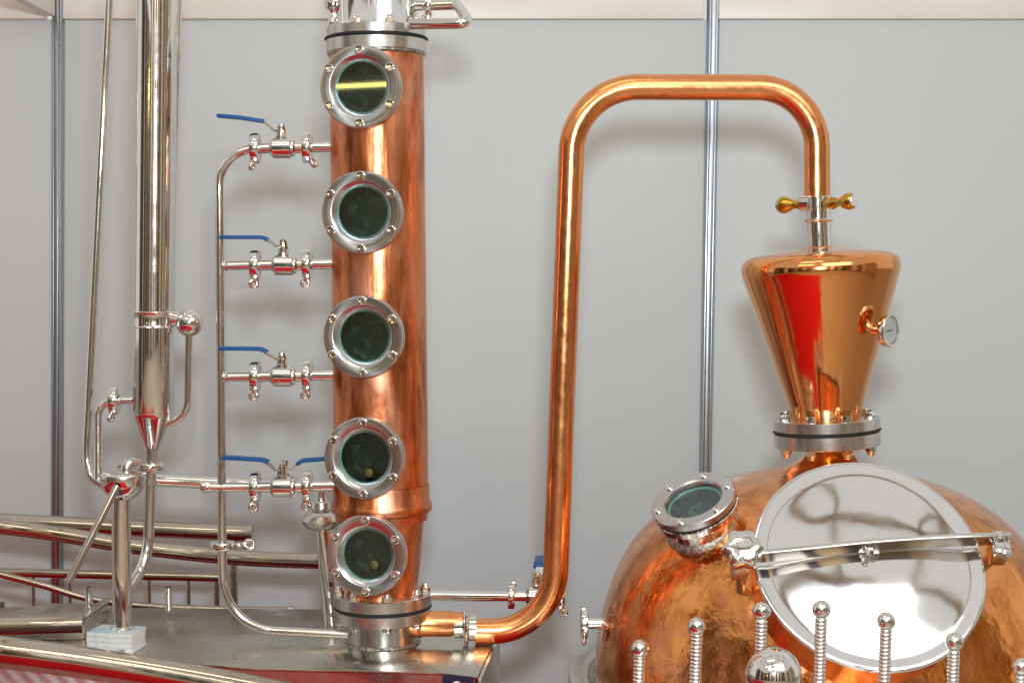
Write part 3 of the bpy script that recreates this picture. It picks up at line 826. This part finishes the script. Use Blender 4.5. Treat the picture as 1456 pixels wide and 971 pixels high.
# ---- clamp with brass handles
kc = hat(289)
kl = thing('pipe_clamp', 'steel pipe clamp with two turned brass handles on top of the still head', 'clamp', kc)
put('band', lathe([(16*p_, -9*p_), (20.5*p_, -9*p_), (21.5*p_, -8*p_), (21.5*p_, 8*p_), (20.5*p_, 9*p_), (16*p_, 9*p_)], 48), STEEL, kl, frame(kc, HAX))
def handle(p0, p1, sc_):
    d = (p1 - p0); L = d.length
    pr = [(0, 0), (4.5, 0), (5, .06), (8.5, .12), (9.5, .2), (8, .3), (5.8, .40), (6.2, .48), (9.5, .62), (12.2, .76), (12.4, .86), (10.5, .94), (9, .955)]
    o = put('handle', lathe([(r * p_ * sc_, z * L) for r, z in pr], 36), BRASS, kl, frame(p0, d))
    put('end_cap', lathe([(9*p_*sc_, .95*L), (9.2*p_*sc_, 1.0*L), (8.2*p_*sc_, 1.02*L), (0, 1.025*L)], 32), STEEL, o, frame(p0, d))
handle(P(1176, 290, YP - .045), P(1215, 285.5, YP - .105), .95)
handle(P(1149, 290, YP + .0), P(1107, 292, YP + .045), 1.0)
put('hinge_bolt', tube([P(1140, 289, YP - .01), P(1152, 289, YP - .02)], 11*p_, 16), STEEL, kl)

# ---- dial gauge
gc = P(1266, 470, YP - .128)
gn = Vector((.72, -.69, .02)).normalized()
gg = thing('dial_gauge', 'small round steel dial thermometer on the side of the copper cone', 'gauge', gc)
GM = frame(gc, gn, (0, 0, 1))
put('case', lathe([(0, -9), (18, -9), (21.5, -8), (22.5, -6), (22.5, 1.5), (21.6, 2.4), (19.4, 2.2), (19, -1)], 56, scale=p_), STEEL, gg, GM)
put('dial', lathe([(19.4, -2), (0, -2)], 40, scale=p_), DIAL, gg, GM)
put('needle', box(1.3*p_, 15*p_, .8*p_), DARK, gg, GM @ Matrix.Translation((0, 1*p_, -.8*p_)) @ Matrix.Rotation(R(4), 4, 'Z'))
put('glass', lathe([(0, 1.2), (19.4, 1.0), (19.4, .2), (0, .2)], 40, scale=p_), CLEAR, gg, GM)
gs = P(1233, 468, YP - .082)
put('stem', tube([gs, gc - gn * 8*p_], [7.5*p_, 7*p_], 28), STEEL, gg)

# ---- swan-neck vapour pipe
sw = thing('vapour_pipe', 'bent copper pipe arching from the column base up and over to the still head', 'pipe', P(690, 897, YC - .02))
vp = fillet([P(676, 897, YC - .02), P(787, 897, YC - .02), P(816, 124, YP - .0), P(1161, 125, YP), P(1161.8, 282, YP)], [0, 92*u, 92*u, 84*u, 0], 20)
put('copper_tube', tube(vp, 18.2*u, 48), COPPIPE, sw)
put('ferrule', lathe([(12*u, 1.6*u), (25*u, 1.6*u), (25.4*u, 3*u), (24.6*u, 4.4*u), (18.4*u, 6.5*u), (18.4*u, 16*u), (12*u, 16*u)], 48), STEEL, sw, frame(P(661.5, 892, YC - .02), (1, 0, -.01)))

# ---- pot sight port
def dome_r(z):
    for (r0, z0), (r1, z1) in zip(dome_prof, dome_prof[1:]):
        if z1 <= z <= z0: return r0 + (r1 - r0) * (z0 - z) / (z0 - z1 + 1e-9)
    return 0
def hit_dome(px, py):
    d = ray(px, py); t = 2.3
    while t < 3.8:
        q = CAM + d * t
        if math.hypot(q.x - AX, q.y - YP) < dome_r(q.z): return q
        t += .002
    return CAM + d * (3.2 / d.y)
base = hit_dome(1006, 770)
tv = (CAM - base).normalized()
rv = Vector((0, 0, 1)).cross(tv).normalized(); uv = tv.cross(rv)
pn = (tv * .58 + (rv * -.36 + uv * .93) * .815).normalized()
Yq = 2.7
while Yq < 3.4:                                   # slide along the ray until the neck is short and meets the dome
    pcn = P(986, 711, Yq); sN = U(Yq) * 62 / 56
    e = pcn - pn * (46 * sN)
    if math.hypot(e.x - AX, e.y - YP) < dome_r(e.z): break
    Yq += .004
M = frame(pcn, pn, (1, 0, 0))
s9 = U(pcn.y) * 62 / 56
spo = put('sight_port', lathe([(36, -9), (36, -4.5), (38, 1.5), (40, 3), (54.6, 3), (56, 1.6), (56, -6), (55, -7.5), (40, -7.5)], 72, scale=s9), TURNED, pot, M)
put('gasket', lathe([(40, -7.5), (54.5, -7.5), (54.5, -10), (40, -10)], 64, scale=s9), RUBBER, spo, M)
put('back_ring', lathe([(38, -10), (55, -10), (56, -11.5), (56, -19), (54.5, -20.5), (45, -21), (45, -70)], 64, scale=s9), STEEL, spo, M)
put('glass', lathe([(0, -4.5), (36.5, -4.5), (36.5, -9), (0, -9)], 56, scale=s9), GLASS, spo, M)
put('glass_edge', lathe([(36.8, -9.1), (34, -9.1), (33.6, -11), (36.8, -11)], 56, scale=s9), TEAL, spo, M)
put('inner_wall', lathe([(37, -9.4), (37, -24), (0, -24)], 56, scale=s9), MURK, spo, M)
put('weld', lathe([(44.5, -38), (48, -42), (51, -48), (46, -54)], 64, 70, scale=s9), WELD, spo, M)
for i in range(6):
    a = R(60 * i + 5)
    put('bolt', SOCKET, STEEL, spo, frame(M @ Vector((math.cos(a) * 47.5 * s9, math.sin(a) * 47.5 * s9, 2.2 * s9)), pn) @ Matrix.Scale(1.05, 4))

# ---- manhole
YL = 2.87
LC = P(1236, 800, YL)
ln = Vector((.05, -math.cos(R(38)), math.sin(R(38)))).normalized()
lr = 167 * U(YL)
LMx = frame(LC, ln, (1, 0, 0))
L_ = lr / 167
collar = put('manhole_collar', lathe([(150, -110), (157, -110), (157, -24), (160, -20), (160, -9), (157, -7), (150, -7)], 96, scale=L_), COPPIPE, pot, LMx)
put('gasket', lathe([(150, -7), (163, -7), (163, -3), (150, -3)], 96, scale=L_), RUBBER, collar, LMx)
lid_prof = [(0, 13), (20, 12.8), (50, 11.6), (85, 8.8), (115, 4.9), (130, 3.0), (140, 1.9), (147, 1.5), (152, 1.55), (158, 1.75), (163, 1.8), (166, 1.2), (167, -1), (166, -3), (150, -3)]
put('lid', lathe([(q.x, q.y) for q in spline([Vector((r, z, 0)) for r, z in lid_prof], 4)], 128, 50, scale=L_), STEELW, pot, LMx)
def LP(px, py, off): return PP(px, py, LC + ln * off, ln)
b0 = LP(1078, 791, .034); b1 = LP(1150, 784, .036); b2 = LP(1240, 775, .036); b3 = LP(1330, 769, .034); b4 = LP(1434, 765, .030)
lv = ln.cross((b4 - b0).normalized()).normalized()
bar = put('clamp_bar', strip(spline([b0, b1, b2, b3, b4], 6), ln, .036, .009), STEEL, pot)
cl_ = LP(1237, 787, .016)
put('centre_lug', box(.026, .020, .040, .003), SATIN, bar, frame(cl_, ln, (1, 0, 0)))
put('lug_bolt', HEX, STEEL, bar, frame(LP(1237, 784, .037), (ln - Vector((0, 0, .4))).normalized()) @ Matrix.Scale(.7, 4))
for nm, px, py in (('hinge_block', 1420, 783),):
    hb_ = LP(px, py, .012)
    o = put(nm, box(.030, .036, .050, .004), STEEL, pot, frame(hb_, ln, (1, 0, 0)))
    put('hinge_pin', HEX, STEEL, o, frame(LP(1421, 782, .037), ln) @ Matrix.Scale(.8, 4))
    put('hinge_nut', HEX, SATIN, o, frame(LP(1420, 763, .040), (ln + Vector((0, 0, 1))).normalized()) @ Matrix.Scale(.9, 4))
    put('hinge_arm', tube([hb_ - ln * .01, hb_ - ln * .16 + Vector((-.02, .03, 0))], .012, 16), STEEL, o)
# star knob
kb = LP(1056, 781, .052)
def star(n, r0, r1, h):
    bm = bmesh.new(); N = n * 12
    lay = [(.72, -.5), (.95, -.42), (1, -.2), (1, .2), (.94, .42), (.78, .50), (.55, .55), (.3, .575), (.1, .58)]
    rings = []
    for s, z in lay:
        row = []
        for i in range(N):
            a = 2*math.pi*i/N
            r = (r0 + r1)/2 + (r1 - r0)/2 * math.cos(n*a) * s**3
            row.append(bm.verts.new((r*s*math.cos(a), r*s*math.sin(a), z*h)))
        rings.append(row)
    for a, b in zip(rings, rings[1:]):
        for i in range(N): bm.faces.new((a[i], a[(i+1)%N], b[(i+1)%N], b[i]))
    bm.faces.new(rings[0][::-1]); bm.faces.new(rings[-1])
    return finish(bm, 50)
kn = put('star_knob', star(6, 24*L_, 30*L_, .034), STEEL, pot, frame(kb, (ln + Vector((-.15, -.15, .12))).normalized()))
put('knob_bolt', tube([kb - ln * .01, kb - ln * .095], .007, 16), STEEL, kn)
kbk = LP(1052, 806, .002)
put('knob_bracket', box(.030, .03, .05, .004), SATIN, kn, frame(kbk, ln, (1, 0, 0)))
put('bracket_arm', tube([kbk, kbk - ln * .14 + Vector((.03, .03, 0))], .010, 16), SATIN, kn)

# ---- nozzle on the left of the dome
nz = P(831, 886, YP)
noz = put('nozzle', tube([P(829, 886, YP), P(862, 886, YP)], 8*p_, 24), STEEL, pot)
nc = put('nozzle_clamp', lathe([(0, -5), (18, -5.4), (22, -4), (22.5, 0), (22, 4), (18, 5.4), (8, 5)], 40, scale=p_), STEEL, pot, frame(nz, (1, 0, 0)))
put('wing_nut', WING, STEEL, nc, Matrix.Translation(P(831, 899, YP - .03)) @ Matrix.Rotation(R(70), 4, 'Z') @ Matrix.Scale(.55, 4))
put('lug', LUG, CAST, nc, Matrix.Translation(P(830, 866, YP)) @ Matrix.Scale(.9, 4))

# ---- shelf rim that carries the rods
def arc_shelf(r0, r1, a0, a1, z0, z1, n=40):
    bm = bmesh.new(); rows_ = []
    for i in range(n + 1):
        a = a0 + (a1 - a0) * i / n
        rows_.append([bm.verts.new((r*math.sin(a), -r*math.cos(a), z)) for r, z in ((r0, z0), (r1, z0), (r1, z1), (r0, z1))])
    for a, b in zip(rows_, rows_[1:]):
        for k in range(4): bm.faces.new((a[k], a[(k+1)%4], b[(k+1)%4], b[k]))
    bm.faces.new(rows_[0]); bm.faces.new(rows_[-1][::-1])
    return finish(bm)
ZS = .705
put('front_shelf', arc_shelf(.548, .78, R(-62), R(62), ZS - .02, ZS), SATIN, pot, PT)
# ---- ribbed rods with ball tops
rod_px = [(910, 922), (991, 890), (1083, 868), (1168, 866), (1260, 883), (1357, 912), (1452, 948)]
rod_lab = ['closest to the clamped nozzle of the copper dome', 'over bare copper, second from the dome nozzle', 'rising behind the big steel ball',
           'the tallest, in front of the glare in the manhole lid', 'crossing the lower middle rim of the manhole lid',
           'at the lid rim farthest from the star knob', 'standing clear of the lid, below the clamp bar hinge']
RS = .64
for (bx, by), lb in zip(rod_px, rod_lab):
    rs = RS + (.03 if bx == 1083 else 0) - (.03 if bx == 1083 else 0)
    d = ray(bx, by); t = 2.2
    while t < 3.4:
        q = CAM + d * t
        if math.hypot(q.x - AX, q.y - YP) < rs: break
        t += .001
    uu = U(q.y)
    foot = Vector((q.x - 5*uu, q.y, ZS))
    rod = thing('ribbed_rod', 'ball topped ribbed steel rod ' + lb, 'rod', foot, 'ball topped rods in front of the pot')
    L = (q - foot).length - 9*uu
    pitch = 5.6*uu; n = int(L / pitch); pr = []
    for k in range(n):
        z = k * pitch
        pr += [(7.6*uu, z), (8.8*uu, z + pitch*.25), (9.2*uu, z + pitch*.5), (8.8*uu, z + pitch*.75)]
    pr += [(7.6*uu, n*pitch), (6*uu, L)]
    put('ribbed_shaft', lathe(pr, 20, 60), STEEL, rod, frame(foot, q - foot))
    put('ball', lathe([(13.3*math.sin(math.pi*i/16), 13.3*math.cos(math.pi*i/16)) for i in range(17)], 32, scale=uu), STEEL, rod, Matrix.Translation(q))
# big ball
bb = P(1100, 960, 2.575); ub = U(2.575)
ball = thing('steel_ball', 'large polished steel ball on a short stem below the manhole lid', 'ball', (bb.x, bb.y, ZS))
put('globe', lathe([(41*math.sin(math.pi*i/32), 41*math.cos(math.pi*i/32)) for i in range(33)], 64, scale=ub), STEEL, ball, Matrix.Translation(bb))
put('stem', tube([Vector((bb.x, bb.y, bb.z - .03)), Vector((bb.x, bb.y, ZS))], .012, 20), STEEL, ball)

# ================================================================== PIPE WITH VALVE BEHIND THE SWAN NECK
YB = 3.42; ub = U(YB)
bp_ = thing('feed_pipe', 'horizontal stainless pipe from the column base to a valve behind the copper pipe', 'pipe', P(700, 846, YB))
put('tube', tube([P(590, 846, YB - .03), P(722, 847, YB)], 7.6*ub, 24), STEEL, bp_)
clb = put('clamp', CLAMPRING, STEEL, bp_, frame(P(727, 847, YB), (1, 0, 0)) @ Matrix.Scale(.85, 4))
put('lug', LUG, CAST, clb, Matrix.Translation(P(730, 829, YB)))
bv = P(763, 847, YB)
bvt = thing('ball_valve', 'stainless ball valve half hidden by the copper pipe, its blue lever turned upright', 'valve', bv)
put('valve_body', VALVE_BODY, STEEL, bvt, frame(bv, (1, 0, 0), (0, 0, 1)))
put('stem', STEM, STEEL, bvt, Matrix.Translation(bv)); put('nut', NUT, STEEL, bvt, Matrix.Translation(bv + Vector((0, 0, -.004))))
lv_ = put('lever', strip(fillet([P(763, 819, YB), P(767, 817, YB + .02), P(768, 806, YB + .04)], 4*ub, 4), (1, 0, 0), 13*ub, 2.4*ub), STEEL, bvt)
put('lever_grip', strip(fillet([P(768, 806, YB + .04), P(769, 802, YB + .05), P(771, 792, YB + .14)], 4*ub, 4), (1, 0, 0), 20*ub, 6*ub), BLUE, lv_)
clamp(bvt, P(797, 847, YB), (1, 0, 0), .85, -.25, .2)
put('end_cap', lathe([(0, 4), (14, 3), (15, 0), (14, -3), (0, -4)], 32, scale=u), STEEL, bvt, frame(P(800, 847, YB), (1, 0, 0)))
